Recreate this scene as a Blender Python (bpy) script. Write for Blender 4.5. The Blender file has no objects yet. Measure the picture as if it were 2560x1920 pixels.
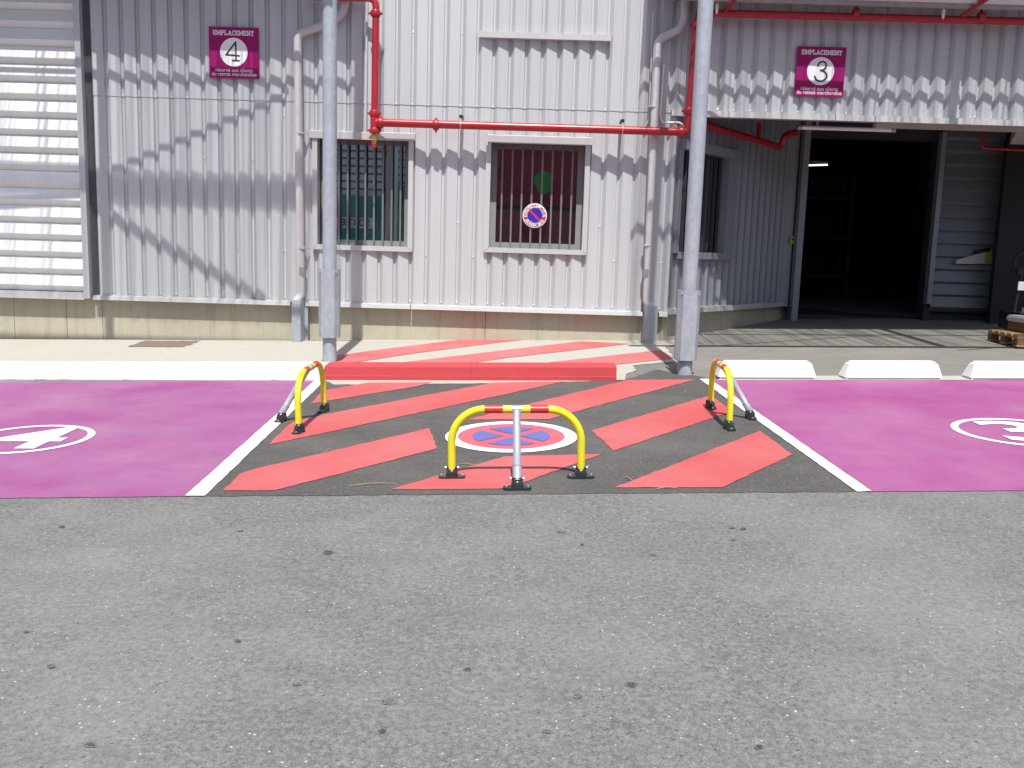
import bpy, bmesh, math, random
from mathutils import Vector, Matrix
random.seed(7)
scn = bpy.context.scene
COL = scn.collection

# ------------------------------------------------------------------ camera
F_PX = 2300.0                                  # focal length for a 2560 px wide picture
PITCH = math.atan(340 / F_PX); ROLL = 0.03; CAM = Vector((0, 0, 1.5))
FW = Vector((0, math.cos(PITCH), -math.sin(PITCH)))
_u0 = Vector((0, math.sin(PITCH), math.cos(PITCH))); _r0 = Vector((1, 0, 0))
RT = math.cos(ROLL) * _r0 + math.sin(ROLL) * _u0
UP = -math.sin(ROLL) * _r0 + math.cos(ROLL) * _u0
cam_d = bpy.data.cameras.new('camera'); cam_d.sensor_width = 36; cam_d.lens = 36 * F_PX / 2560
cam_d.clip_start = 0.05; cam_d.clip_end = 2000
cam = bpy.data.objects.new('camera', cam_d); COL.objects.link(cam)
M = Matrix.Identity(4)
for i in range(3):
    M[i][0] = RT[i]; M[i][1] = UP[i]; M[i][2] = -FW[i]; M[i][3] = CAM[i]
cam.matrix_world = M
scn.camera = cam

# ------------------------------------------------------------------ light
SUN_EL = math.radians(61.0); SX = -0.02        # light travels (SX, 1) over the ground
TAN = math.tan(SUN_EL)
w = bpy.data.worlds.new('World'); scn.world = w; w.use_nodes = True
nt = w.node_tree; bg = nt.nodes['Background']
sky = nt.nodes.new('ShaderNodeTexSky'); sky.sky_type = 'NISHITA'; sky.sun_disc = False
sky.sun_elevation = SUN_EL; sky.sun_rotation = math.pi + math.atan(SX); sky.air_density = 1.0; sky.dust_density = 2.0
nt.links.new(sky.outputs[0], bg.inputs[0]); bg.inputs[1].default_value = 0.105
sd = bpy.data.lights.new('sun', 'SUN'); sd.energy = 4.4; sd.angle = math.radians(0.55); sd.color = (1, 0.97, 0.925)
sun = bpy.data.objects.new('sun', sd); COL.objects.link(sun)
_d = Vector((SX, 1, 0)).normalized() * math.cos(SUN_EL) + Vector((0, 0, -math.sin(SUN_EL)))
sun.rotation_euler = _d.to_track_quat('-Z', 'Y').to_euler(); sun.location = (0, -6, 12)
scn.view_settings.view_transform = 'Standard'; scn.view_settings.look = 'None'
scn.view_settings.exposure = 0.42; scn.view_settings.gamma = 1.0; scn.view_settings.use_curve_mapping = False

# ------------------------------------------------------------------ geometry helpers
SLX, SLY = 0.0276, 0.02587                     # the yard rises to the right and towards the building
GN = Vector((-SLX, -SLY, 1)).normalized()
def gz(x, y): return SLX * x + SLY * y
def ray(px, py): return FW + RT * ((px - 1280) / F_PX) - UP * ((py - 960) / F_PX)
def G(px, py):                                 # photo point -> point of the sloping yard
    d = ray(px, py); t = (gz(CAM.x, CAM.y) - CAM.z) / (d.z - SLX * d.x - SLY * d.y)
    return CAM + d * t
def at(px, py, Y):                             # photo point -> point of the upright plane y = Y
    d = ray(px, py); return CAM + d * ((Y - CAM.y) / d.y)

class MB:
    def __init__(s): s.v = []; s.f = []; s.sm = []
    def add(s, vs, fs, smooth=False):
        o = len(s.v); s.v += [tuple(p) for p in vs]
        for f in fs: s.f.append([i + o for i in f]); s.sm.append(smooth)
        return s
    def box(s, x0, x1, y0, y1, z0, z1):
        vs = [(x, y, z) for z in (z0, z1) for y in (y0, y1) for x in (x0, x1)]
        return s.add(vs, [(0, 2, 3, 1), (4, 5, 7, 6), (0, 1, 5, 4), (2, 6, 7, 3), (0, 4, 6, 2), (1, 3, 7, 5)])
    def prism(s, poly, d, smooth=False):       # poly: 3D points, d: extrusion vector
        n = len(poly); d = Vector(d); a = [Vector(p) for p in poly]; b = [p + d for p in a]
        fs = [list(range(n))[::-1], list(range(n, 2 * n))]
        s.add(a + b, fs, False)
        o = len(s.v) - 2 * n
        for i in range(n):
            j = (i + 1) % n; s.f.append([o + i, o + j, o + n + j, o + n + i]); s.sm.append(smooth)
        return s
    def tube(s, pts, r, n=14, caps=True):
        pts = [Vector(p) for p in pts]; rs = r if isinstance(r, (list, tuple)) else [r] * len(pts)
        t0 = (pts[1] - pts[0]).normalized()
        a = t0.orthogonal().normalized(); base = len(s.v)
        for i, p in enumerate(pts):
            if i == 0: t = t0
            elif i == len(pts) - 1: t = (pts[i] - pts[i - 1]).normalized()
            else: t = ((pts[i] - pts[i - 1]).normalized() + (pts[i + 1] - pts[i]).normalized()).normalized()
            a = (a - t * a.dot(t)).normalized(); b = t.cross(a)
            for k in range(n):
                q = 2 * math.pi * k / n; s.v.append(tuple(p + (a * math.cos(q) + b * math.sin(q)) * rs[i]))
        for i in range(len(pts) - 1):
            for k in range(n):
                l = (k + 1) % n; A = base + i * n; B = A + n
                s.f.append([A + k, A + l, B + l, B + k]); s.sm.append(True)
        if caps:
            e = base + (len(pts) - 1) * n
            A, B = [s.v[base + k] for k in range(n)], [s.v[e + k] for k in range(n)]     # caps keep vertices of their own
            s.add(A, [list(range(n))[::-1]]); s.add(B, [list(range(n))])
        return s
    def build(s, name, mat, parent=None, bevel=0, mw=None, seg=2):
        me = bpy.data.meshes.new(name); me.from_pydata(s.v, [], s.f)
        me.polygons.foreach_set('use_smooth', s.sm); me.materials.append(mat); me.update()
        if bevel:
            bm = bmesh.new(); bm.from_mesh(me)
            es = [e for e in bm.edges if len(e.link_faces) == 2 and e.calc_face_angle(0) > 0.5]
            bmesh.ops.bevel(bm, geom=es, offset=bevel, segments=seg, affect='EDGES', clamp_overlap=True)
            bm.to_mesh(me); bm.free()
        o = bpy.data.objects.new(name, me); COL.objects.link(o)
        if parent: o.parent = parent
        if mw is not None: o.matrix_world = mw
        return o

def tag(o, label=None, cat=None, group=None, kind=None):
    if label: o['label'] = label
    if cat: o['category'] = cat
    if group: o['group'] = group
    if kind: o['kind'] = kind
    return o
def empty(name, loc=(0, 0, 0), label=None, cat=None, group=None):
    o = bpy.data.objects.new(name, None); COL.objects.link(o); o.location = loc; o.empty_display_size = 0.1
    return tag(o, label, cat, group)
def copy_tree(o, parent=None):
    c = o.copy(); COL.objects.link(c)
    if parent: c.parent = parent
    for ch in [x for x in bpy.data.objects if x.parent == o]: copy_tree(ch, c)
    return c
def arc(c, a, b, r, q0, q1, n=8):              # points of an arc round c in the plane of unit vectors a, b
    c, a, b = Vector(c), Vector(a), Vector(b)
    return [c + a * r * math.cos(q0 + (q1 - q0) * i / n) + b * r * math.sin(q0 + (q1 - q0) * i / n) for i in range(n + 1)]
def rounded(pts, r, n=6):                      # polyline with its inner corners rounded
    pts = [Vector(p) for p in pts]; out = [pts[0]]
    for i in range(1, len(pts) - 1):
        p, q, e = pts[i - 1], pts[i], pts[i + 1]
        u, v = (p - q).normalized(), (e - q).normalized()
        d = min(r, (p - q).length * .45, (e - q).length * .45)
        A, B = q + u * d, q + v * d
        for k in range(n + 1):
            t = k / n; out.append(A * (1 - t) ** 2 + q * 2 * t * (1 - t) + B * t * t)
    return out + [pts[-1]]
def text_geo(s, size, bold=0.0):
    cu = bpy.data.curves.new('tmp', 'FONT'); cu.body = s; cu.size = size; cu.align_x = 'CENTER'; cu.align_y = 'CENTER'; cu.offset = bold
    cu.resolution_u = 4
    o = bpy.data.objects.new('tmp', cu); COL.objects.link(o)
    dg = bpy.context.evaluated_depsgraph_get(); me = bpy.data.meshes.new_from_object(o.evaluated_get(dg))
    vs = [v.co.copy() for v in me.vertices]; fs = [list(p.vertices) for p in me.polygons]
    bpy.data.objects.remove(o); bpy.data.curves.remove(cu); bpy.data.meshes.remove(me)
    return vs, fs

# ------------------------------------------------------------------ materials
def new_mat(name):
    m = bpy.data.materials.new(name); m.use_nodes = True
    nt = m.node_tree; b = nt.nodes['Principled BSDF']
    return m, nt, b
def N(nt, t, **kw):
    n = nt.nodes.new(t)
    for k, v in kw.items():
        if k in n.inputs: n.inputs[k].default_value = v
        else: setattr(n, k, v)
    return n
def coords(nt, scale=(1, 1, 1), kind='Object'):
    tc = N(nt, 'ShaderNodeTexCoord'); mp = N(nt, 'ShaderNodeMapping'); mp.inputs['Scale'].default_value = scale
    nt.links.new(tc.outputs[kind], mp.inputs[0]); return mp.outputs[0]
def noise(nt, co, scale, detail=4, rough=.6):
    n = N(nt, 'ShaderNodeTexNoise'); n.inputs['Scale'].default_value = scale; n.inputs['Detail'].default_value = detail
    n.inputs['Roughness'].default_value = rough; nt.links.new(co, n.inputs['Vector']); return n.outputs[0]
def ramp(nt, fac, stops):
    r = N(nt, 'ShaderNodeValToRGB'); cr = r.color_ramp
    while len(cr.elements) < len(stops): cr.elements.new(.5)
    for e, (p, c) in zip(cr.elements, stops):
        e.position = p; e.color = (c, c, c, 1) if not isinstance(c, (tuple, list)) else (*c, 1)
    nt.links.new(fac, r.inputs[0]); return r.outputs[0]
def mix(nt, fac, a, b, mode='MIX'):
    m = N(nt, 'ShaderNodeMix', data_type='RGBA', blend_type=mode)
    for s, v in ((0, fac), (6, a), (7, b)):
        if hasattr(v, 'is_output'): nt.links.new(v, m.inputs[s])
        elif isinstance(v, (tuple, list)): m.inputs[s].default_value = (*v, 1)
        else: m.inputs[s].default_value = v
    return m.outputs[2]
def bump(nt, h, strength, dist, b):
    bp = N(nt, 'ShaderNodeBump'); bp.inputs['Strength'].default_value = strength; bp.inputs['Distance'].default_value = dist
    nt.links.new(h, bp.inputs['Height']); nt.links.new(bp.outputs[0], b.inputs['Normal'])
def plain(name, col, rough=.5, metal=0.0, var=.12, scale=6, spec=.5, bmp=0.0):
    m, nt, b = new_mat(name); co = coords(nt)
    n = noise(nt, co, scale, 5)
    c = mix(nt, ramp(nt, n, [(.3, 0.0), (.7, 1.0)]), tuple(x * (1 - var) for x in col), tuple(min(1, x * (1 + var)) for x in col))
    nt.links.new(c, b.inputs['Base Color']); b.inputs['Roughness'].default_value = rough; b.inputs['Metallic'].default_value = metal
    b.inputs['Specular IOR Level'].default_value = spec
    if bmp: bump(nt, noise(nt, co, scale * 12, 4), bmp, .01, b)
    return m
def asphalt(name, dark, mid, light, speck=.55, big=.25, seed=0.0):
    m, nt, b = new_mat(name); co = coords(nt)
    fine = noise(nt, co, 150, 3, .7); med = noise(nt, co, 46, 3, .6); large = noise(nt, co, .9, 6, .62); pat = noise(nt, coords(nt, (1, 2.2, 1)), 2.1, 5, .65)
    g = ramp(nt, fine, [(.36, dark), (.50, mid), (.66, light)])
    g = mix(nt, .42, g, ramp(nt, med, [(.36, dark), (.5, mid), (.66, light)]))
    g = mix(nt, ramp(nt, large, [(.44, 0.0), (.66, big * 1.5)]), g, (mid[0] * 1.75, mid[1] * 1.72, mid[2] * 1.66))
    g = mix(nt, ramp(nt, pat, [(.50, 0.0), (.72, big * 1.3)]), g, tuple(x * .6 for x in mid))
    vo = N(nt, 'ShaderNodeTexVoronoi', feature='F1'); vo.inputs['Scale'].default_value = 60; nt.links.new(co, vo.inputs['Vector'])
    # pale stones: only some of the cells
    sel = N(nt, 'ShaderNodeSeparateColor'); nt.links.new(vo.outputs['Color'], sel.inputs[0])
    a = ramp(nt, vo.outputs['Distance'], [(.16, 1.0), (.3, 0.0)]); s = ramp(nt, sel.outputs[0], [(.93, 0.0), (.975, 1.0)])
    k = mix(nt, 1.0, a, s, 'MULTIPLY'); k = mix(nt, 1.0, k, (speck, speck, speck), 'MULTIPLY')
    g = mix(nt, k, g, (.5, .48, .44))
    a2 = ramp(nt, vo.outputs['Distance'], [(.2, 1.0), (.4, 0.0)]); s2 = ramp(nt, sel.outputs[1], [(.9, 0.0), (.94, 1.0)])
    k2 = mix(nt, 1.0, a2, s2, 'MULTIPLY'); k2 = mix(nt, 1.0, k2, (.6, .6, .6), 'MULTIPLY')
    g = mix(nt, k2, g, tuple(x * .45 for x in dark))
    nt.links.new(g, b.inputs['Base Color']); b.inputs['Roughness'].default_value = .9; b.inputs['Specular IOR Level'].default_value = .25
    bump(nt, mix(nt, .4, fine, med), .55, .006, b)
    return m
def road_paint(name, col, worn=(.09, .088, .085), wear=.5, dirt=.25, pale=.2):
    m, nt, b = new_mat(name); co = coords(nt)
    fine = noise(nt, co, 150, 3, .7); med = noise(nt, co, 30, 4, .65); large = noise(nt, co, 1.1, 6, .65)
    st = noise(nt, coords(nt, (.6, 2.4, 1)), 2.2, 5, .6)
    c = mix(nt, ramp(nt, large, [(.32, 0.0), (.72, pale)]), col, tuple(min(1, x * .6 + .3) for x in col))
    c = mix(nt, ramp(nt, st, [(.56, 0.0), (.78, dirt)]), c, (.17, .16, .165))
    c = mix(nt, ramp(nt, fine, [(.30, .5), (.46, 0.0)]), c, tuple(x * .6 for x in col))
    k = mix(nt, .35, med, fine)
    c = mix(nt, ramp(nt, k, [(.33, wear), (.41, 0.0)]), c, worn)
    nt.links.new(c, b.inputs['Base Color']); b.inputs['Roughness'].default_value = .72; b.inputs['Specular IOR Level'].default_value = .3
    bump(nt, mix(nt, .4, fine, med), .4, .005, b)
    return m
def concrete(name, col, stain=.35, scale=1.0, streak=False):
    m, nt, b = new_mat(name); co = coords(nt)
    f = noise(nt, co, 90 * scale, 3); md = noise(nt, co, 7 * scale, 6, .7); lg = noise(nt, co, 1.1 * scale, 5)
    c = mix(nt, ramp(nt, f, [(.3, 0.0), (.7, 1.0)]), tuple(x * .9 for x in col), tuple(min(1, x * 1.07) for x in col))
    c = mix(nt, ramp(nt, md, [(.45, 0.0), (.8, stain)]), c, tuple(x * .6 for x in col))
    c = mix(nt, ramp(nt, lg, [(.45, 0.0), (.8, stain)]), c, (col[0] * .72, col[1] * .68, col[2] * .6))
    if streak:
        sv = noise(nt, coords(nt, (9, 9, .5)), 1.2, 5, .7)
        c = mix(nt, ramp(nt, sv, [(.52, 0.0), (.75, .5)]), c, (col[0] * .5, col[1] * .46, col[2] * .4))
    nt.links.new(c, b.inputs['Base Color']); b.inputs['Roughness'].default_value = .88; b.inputs['Specular IOR Level'].default_value = .25
    bump(nt, mix(nt, .5, f, md), .3, .006, b)
    return m
def cladding_mat(name, col, rough=.42, dirt=.3):
    m, nt, b = new_mat(name); co = coords(nt)
    st = noise(nt, coords(nt, (16, 16, .35)), 1.0, 6, .65); lg = noise(nt, co, .8, 4); fi = noise(nt, coords(nt, (40, 40, 3)), 1, 4)
    c = mix(nt, ramp(nt, st, [(.35, 0.0), (.75, dirt)]), col, (col[0] * .72, col[1] * .7, col[2] * .68))
    c = mix(nt, ramp(nt, lg, [(.35, 0.0), (.75, .5)]), c, tuple(min(1, x * 1.08) for x in col))
    c = mix(nt, ramp(nt, fi, [(.66, 0.0), (.8, .25)]), c, tuple(x * .6 for x in col))
    nt.links.new(c, b.inputs['Base Color']); b.inputs['Roughness'].default_value = rough; b.inputs['Metallic'].default_value = .12
    bump(nt, noise(nt, coords(nt, (3, 3, .8)), 1.5, 3), .12, .03, b)
    return m
def galvanised(name, col=(.50, .53, .57), rough=.45):
    m, nt, b = new_mat(name); co = coords(nt, (1, 1, .55))
    vo = N(nt, 'ShaderNodeTexVoronoi', feature='F1'); vo.inputs['Scale'].default_value = 34; nt.links.new(co, vo.inputs['Vector'])
    sp = N(nt, 'ShaderNodeSeparateColor'); nt.links.new(vo.outputs['Color'], sp.inputs[0])
    n = noise(nt, co, 9, 6, .7)
    c = mix(nt, ramp(nt, sp.outputs[0], [(.0, .0), (1.0, .5)]), tuple(x * .86 for x in col), tuple(min(1, x * 1.14) for x in col))
    c = mix(nt, ramp(nt, n, [(.45, 0.0), (.75, .6)]), c, tuple(min(1, x * 1.3) for x in col))
    nt.links.new(c, b.inputs['Base Color']); b.inputs['Roughness'].default_value = rough; b.inputs['Metallic'].default_value = .12
    return m

MT = dict(
    road=asphalt('asphalt_grey', (.078, .0775, .074), (.158, .157, .151), (.262, .26, .25), 1.0, .22),
    bay=asphalt('asphalt_dark', (.052, .049, .046), (.086, .082, .078), (.135, .13, .125), .5, .28),
    yard=asphalt('asphalt_pale', (.14, .135, .12), (.195, .188, .17), (.25, .24, .22), .5, .2),
    stain=asphalt('asphalt_stain', (.03, .03, .03), (.068, .068, .067), (.11, .11, .108), .3, .1),
    stain2=asphalt('asphalt_stain_edge', (.055, .055, .055), (.118, .117, .115), (.2, .2, .195), .5, .1),
    red=road_paint('paint_red', (.46, .080, .082), wear=.3, dirt=.12, pale=.22),
    red_old=road_paint('paint_red_faded', (.46, .092, .095), worn=(.36, .33, .28), wear=.5, dirt=.1, pale=.35),
    purple=road_paint('paint_purple', (.262, .056, .198), wear=.42, dirt=.55, pale=.32),
    purple_b=road_paint('paint_magenta', (.285, .052, .198), wear=.42, dirt=.28, pale=.30),
    white=road_paint('paint_white', (.80, .80, .78), wear=.4, dirt=.08, pale=.0),
    blue=road_paint('paint_blue', (.10, .12, .36), wear=.3, dirt=.1, pale=.2),
    rose=road_paint('paint_rose', (.48, .09, .12), wear=.3, dirt=.1, pale=.2),
    apron=concrete('concrete_apron', (.415, .40, .35), .2, .8),
    plinth=concrete('concrete_plinth', (.44, .405, .315), .3, 1.0, True),
    gravel=concrete('brick_chips', (.20, .15, .125), .5, 3.0),
    kerb=concrete('white_kerb_paint', (.80, .80, .77), .08, 1.0),
    kerb_red=concrete('red_kerb_paint', (.46, .062, .07), .15, 1.2),
    clad=cladding_mat('cladding_grey', (.51, .522, .537)),
    clad_b=cladding_mat('cladding_grey_sheet', (.495, .507, .522), dirt=.4),
    clad_shaded=cladding_mat('cladding_recess_shaded', (.25, .262, .29), dirt=.3),  # wall sheet colour darkened to carry the shade of the recess
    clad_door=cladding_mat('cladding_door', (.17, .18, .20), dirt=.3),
    shutter=cladding_mat('shutter_white', (.70, .70, .70), dirt=.22),
    trim=cladding_mat('trim_pale', (.50, .50, .495), dirt=.3),
    galv=galvanised('galvanised_steel', (.36, .395, .44), .5), galv2=galvanised('galvanised_guard', (.34, .37, .41), .55),
    pipe_red=plain('red_pipe_enamel', (.37, .014, .022), .28, var=.15, scale=5),
    pipe_grey=plain('grey_plastic_pipe', (.50, .49, .50), .4, var=.08),
    pipe_band=plain('dark_grey_tape', (.24, .24, .26), .5),
    brass=plain('brass_valve', (.45, .31, .12), .35, .6),
    white_pl=plain('white_plastic', (.78, .77, .75), .35, var=.04),
    black=plain('black_plastic', (.015, .015, .017), .45),
    bar=plain('window_bar_grey', (.15, .15, .158), .5, var=.08),
    bar_dark=plain('window_bar_charcoal', (.05, .05, .056), .5, var=.08),
    frame=plain('window_frame_grey', (.24, .25, .25), .45, var=.05),
    yellow=plain('yellow_enamel', (.70, .665, .02), .3, var=.04),
    dull_yellow=plain('dull_yellow', (.33, .29, .05), .6), dull_white=plain('dull_white', (.42, .42, .40), .6),
    red_film=plain('red_film', (.58, .035, .035), .35, var=.05),
    chrome=plain('zinc_tube', (.40, .42, .47), .36, .35, var=.05),
    cast=plain('dark_green_casting', (.022, .03, .028), .22, var=.2, spec=.6),
    bolt=plain('zinc_bolt', (.7, .7, .72), .25, .7),
    magenta=plain('sign_magenta', (.29, .003, .12), .5, var=.06, scale=2, spec=.25),
    sign_white=plain('sign_white', (.80, .80, .80), .4, var=.02),
    ink=plain('sign_ink', (.03, .03, .045), .5),
    sred=plain('sign_red', (.62, .03, .05), .35, var=.05), sblue=plain('sign_blue', (.03, .02, .36), .35, var=.05),
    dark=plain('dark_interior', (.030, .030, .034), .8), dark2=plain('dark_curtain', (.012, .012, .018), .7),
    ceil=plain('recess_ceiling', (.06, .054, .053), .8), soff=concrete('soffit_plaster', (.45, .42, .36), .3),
    wood=plain('pallet_wood', (.33, .20, .09), .8, var=.35, scale=18), wood2=plain('pallet_wood_dark', (.16, .075, .035), .8, var=.35, scale=18),
    straw=plain('straw', (.36, .27, .15), .8), wrap=plain('plastic_wrap', (.55, .55, .58), .3, var=.2, scale=15),
    steel=plain('painted_steel', (.36, .35, .36), .45, var=.1), sealant=plain('dark_recess', (.07, .07, .08), .6),
    opp=cladding_mat('pale_siding', (.80, .83, .80)), green=plain('green_panel', (.03, .34, .25), .5),
    maroon=plain('maroon_panel', (.34, .03, .045), .5, var=.2, scale=2), leafg=plain('leaf_green', (.06, .40, .06), .5),
)
def glass_mat():
    m, nt, b = new_mat('window_glass')
    b.inputs['Base Color'].default_value = (.012, .014, .015, 1); b.inputs['Roughness'].default_value = .03
    g = N(nt, 'ShaderNodeBsdfGlossy'); g.inputs['Color'].default_value = (.85, .9, .9, 1); g.inputs['Roughness'].default_value = .01
    mx = N(nt, 'ShaderNodeMixShader'); fr = N(nt, 'ShaderNodeFresnel'); fr.inputs[0].default_value = 4.6
    nt.links.new(fr.outputs[0], mx.inputs[0]); nt.links.new(b.outputs[0], mx.inputs[1]); nt.links.new(g.outputs[0], mx.inputs[2])
    nt.links.new(mx.outputs[0], nt.nodes['Material Output'].inputs[0])
    co = coords(nt); bp = N(nt, 'ShaderNodeBump'); bp.inputs['Strength'].default_value = .012; bp.inputs['Distance'].default_value = .02
    nt.links.new(noise(nt, co, 1.4, 2), bp.inputs['Height']); nt.links.new(bp.outputs[0], g.inputs['Normal'])
    return m
MT['glass'] = glass_mat()
def soft_shadow_mat():  # half-clear tint that sets how deep the added soft shadow is
    m, nt, b = new_mat('soft_shadow_sheet'); t = N(nt, 'ShaderNodeBsdfTransparent'); t.inputs[0].default_value = (.58, .58, .61, 1)
    b.inputs['Base Color'].default_value = (.6, .6, .62, 1); mx = N(nt, 'ShaderNodeMixShader'); mx.inputs[0].default_value = .12
    nt.links.new(t.outputs[0], mx.inputs[1]); nt.links.new(b.outputs[0], mx.inputs[2]); nt.links.new(mx.outputs[0], nt.nodes['Material Output'].inputs[0]); return m
MT['soft_shadow'] = soft_shadow_mat()
def poly_mat():                                # clear corrugated roof sheet, its tint striped to imitate refracted light streaks
    m, nt, b = new_mat('clear_roof_sheet')
    st = noise(nt, coords(nt, (13, .10, 1)), 1.6, 5, .7)
    c = ramp(nt, st, [(.36, .22), (.5, .74), (.58, .99)])
    t = N(nt, 'ShaderNodeBsdfTransparent'); nt.links.new(c, t.inputs[0])
    b.inputs['Base Color'].default_value = (.7, .72, .75, 1); b.inputs['Roughness'].default_value = .2
    mx = N(nt, 'ShaderNodeMixShader'); mx.inputs[0].default_value = .06
    nt.links.new(t.outputs[0], mx.inputs[1]); nt.links.new(b.outputs[0], mx.inputs[2])
    nt.links.new(mx.outputs[0], nt.nodes['Material Output'].inputs[0]); return m
MT['poly'] = poly_mat()
def emit_mat(name, col, s):
    m, nt, b = new_mat(name); b.inputs['Emission Color'].default_value = (*col, 1); b.inputs['Emission Strength'].default_value = s; return m
MT['tube_lit'] = emit_mat('lit_tube', (1, .93, .7), 3.0)

# ------------------------------------------------------------------ ground
YW = 11.85                                     # front of the wall sheets
def sheet(name, pts, mat, lift, parent=None, jit=.004, step=.06, kind=None):
    """A flat sheet on the yard from a list of (x, y), with slightly uneven edges."""
    out = []
    n = len(pts)
    for i in range(n):
        a, b = Vector(pts[i][:2]), Vector(pts[(i + 1) % n][:2]); L = (b - a).length
        k = max(1, min(60, int(L / step))) if jit else 1
        nrm = Vector((-(b - a).y, (b - a).x)).normalized() if L > 1e-6 else Vector((0, 0))
        for j in range(k):
            p = a + (b - a) * j / k
            if jit and j: p = p + nrm * random.uniform(-jit, jit)
            out.append(p)
    vs = [(p.x, p.y, gz(p.x, p.y) + lift) for p in out]
    area = sum(vs[i][0] * vs[(i + 1) % len(vs)][1] - vs[(i + 1) % len(vs)][0] * vs[i][1] for i in range(len(vs)))
    if area < 0: vs = vs[::-1]
    o = MB().add(vs, [list(range(len(vs)))]).build(name, mat, parent)
    if kind: o['kind'] = kind
    return o
def gpoly(pp): return [tuple(G(*p)[:2]) for p in pp]
big = 260
road = MB().add([(x, y, gz(x, y)) for x, y in ((-big, -big), (big, -big), (big, big), (-big, big))], [(0, 1, 2, 3)]).build('road', MT['road'])
road['kind'] = 'structure'

# bay outlines: front edge, kerb edge, the two white dividing lines
FL0, FL1, FR0, FR1 = G(463, 1242), G(512, 1242), G(2143, 1232), G(2177, 1230)
BL0, BL1, BR0, BR1 = G(787, 953), G(812, 953), G(1749, 949), G(1773, 949)
def lerp2(a, b, x): t = (x - a.x) / (b.x - a.x); return a.y + (b.y - a.y) * t
LFx, RFx = -7.5, 8.0
fl_dir = (G(0, 1247), G(463, 1242)); fr_dir = (G(2177, 1230), G(2560, 1228)); bk = (G(0, 956), G(746, 953)); bkr = (G(1773, 951), G(2560, 953))
bayL = sheet('parking_bay', [(LFx, lerp2(*fl_dir, LFx)), FL0, BL0, (LFx, lerp2(*bk, LFx) - .0)], MT['purple'], .004, kind='structure')
bayR = sheet('parking_bay', [FR1, (RFx, lerp2(*fr_dir, RFx)), (RFx, lerp2(*bkr, RFx)), BR1], MT['purple_b'], .004, kind='structure')
hatch = sheet('hatched_bay', [FL0, FR1, BR1, BR0 + Vector((-.05, .25, 0)), G(1640, 925), G(1563, 950), BL0], MT['bay'], .003, jit=.008, kind='structure')
sheet('bay_line', [FL0, FL1, BL1, BL0], MT['white'], .008, hatch, .0025)
sheet('bay_line', [FR0, FR1, BR1, BR0], MT['white'], .008, hatch, .0025)
stripes = [
    [(777, 1011), (806, 978), (920, 958), (1082, 957), (1040, 968)],
    [(671, 1114), (730, 1057), (821, 1036), (1063, 990), (1236, 958), (1409, 955), (1280, 984)],
    [(1167, 1051), (1312, 1014), (1571, 951), (1739, 950), (1436, 1032), (1374, 1050)],
    [(1478, 1078), (1776, 990), (1832, 1030), (1534, 1129)],
    [(558, 1229), (602, 1186), (640, 1174), (1073, 1072), (1093, 1123), (969, 1156), (689, 1228)],
    [(976, 1226), (1262, 1143), (1506, 1137), (1285, 1217), (1245, 1225)],
    [(1537, 1221), (1900, 1079), (1981, 1139), (1806, 1221)]]
for s in stripes: sheet('red_stripe', gpoly(s), MT['red'], .007, hatch, .006)
# painted no-stopping roundel
cc = G(1278, 1091); RX = (G(1443, 1093) - G(1113, 1093)).length / 2; RY = (G(1278, 1056) - G(1278, 1134)).length / 2
cc = (G(1278, 1056) + G(1278, 1134)) / 2
def ring(name, c, r0, r1, mat, lift, parent, n=72, q0=0, q1=2 * math.pi, sy=1.0):
    vs, fs = [], []
    full = abs(q1 - q0 - 2 * math.pi) < 1e-6; m = n if full else n + 1
    for i in range(m):
        q = q0 + (q1 - q0) * i / n
        for r in (r0, r1):
            x, y = c.x + r * math.cos(q), c.y + r * math.sin(q) * sy; vs.append((x, y, gz(x, y) + lift))
    for i in range(n):
        j = (i + 1) % m; fs.append((2 * i, 2 * i + 1, 2 * j + 1, 2 * j))
    return MB().add(vs, fs).build(name, mat, parent)
SYR = RY / RX
ring('roundel_border', cc, RX * .81, RX, MT['white'], .008, hatch, sy=SYR)
ring('roundel_field', cc, 0.0, RX * .815, MT['rose'], .006, hatch, sy=SYR)
for k in range(4):
    q = k * math.pi / 2; off = RX * .115; pts = []
    tipd = off * math.sqrt(2) * .72
    pts.append((tipd * math.cos(q), tipd * math.sin(q)))
    R = RX * .585; dq = math.pi / 4 - math.asin(off / R) * .8
    for i in range(11):
        a = q - dq + 2 * dq * i / 10; pts.append((R * math.cos(a), R * math.sin(a)))
    sheet('roundel_quadrant', [(cc.x + x, cc.y + y * SYR) for x, y in pts], MT['blue'], .0095, hatch, 0)
# numbers painted in the bays
def ground_text(s, c, size, parent, bold, sx=1.0):
    vs, fs = text_geo(s, size, bold)
    vs = [(c.x + v.x * sx, c.y + v.y, gz(c.x + v.x * sx, c.y + v.y) + .009) for v in vs]
    return MB().add(vs, fs).build('painted_number', MT['white'], parent)
c4 = G(66, 1099); r4 = G(250, 1086).x - c4.x
ring('number_ring', c4, r4 * .89, r4, MT['white'], .008, bayL); ground_text('4', c4 + Vector((.03, 0, 0)), .92, bayL, .014, 1.15)
c3 = G(2556, 1082); r3 = c3.x - G(2374, 1068).x + .03
ring('number_ring', c3, r3 * .89, r3, MT['white'], .008, bayR); ground_text('3', c3, .92, bayR, .014, 1.15)

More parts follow.
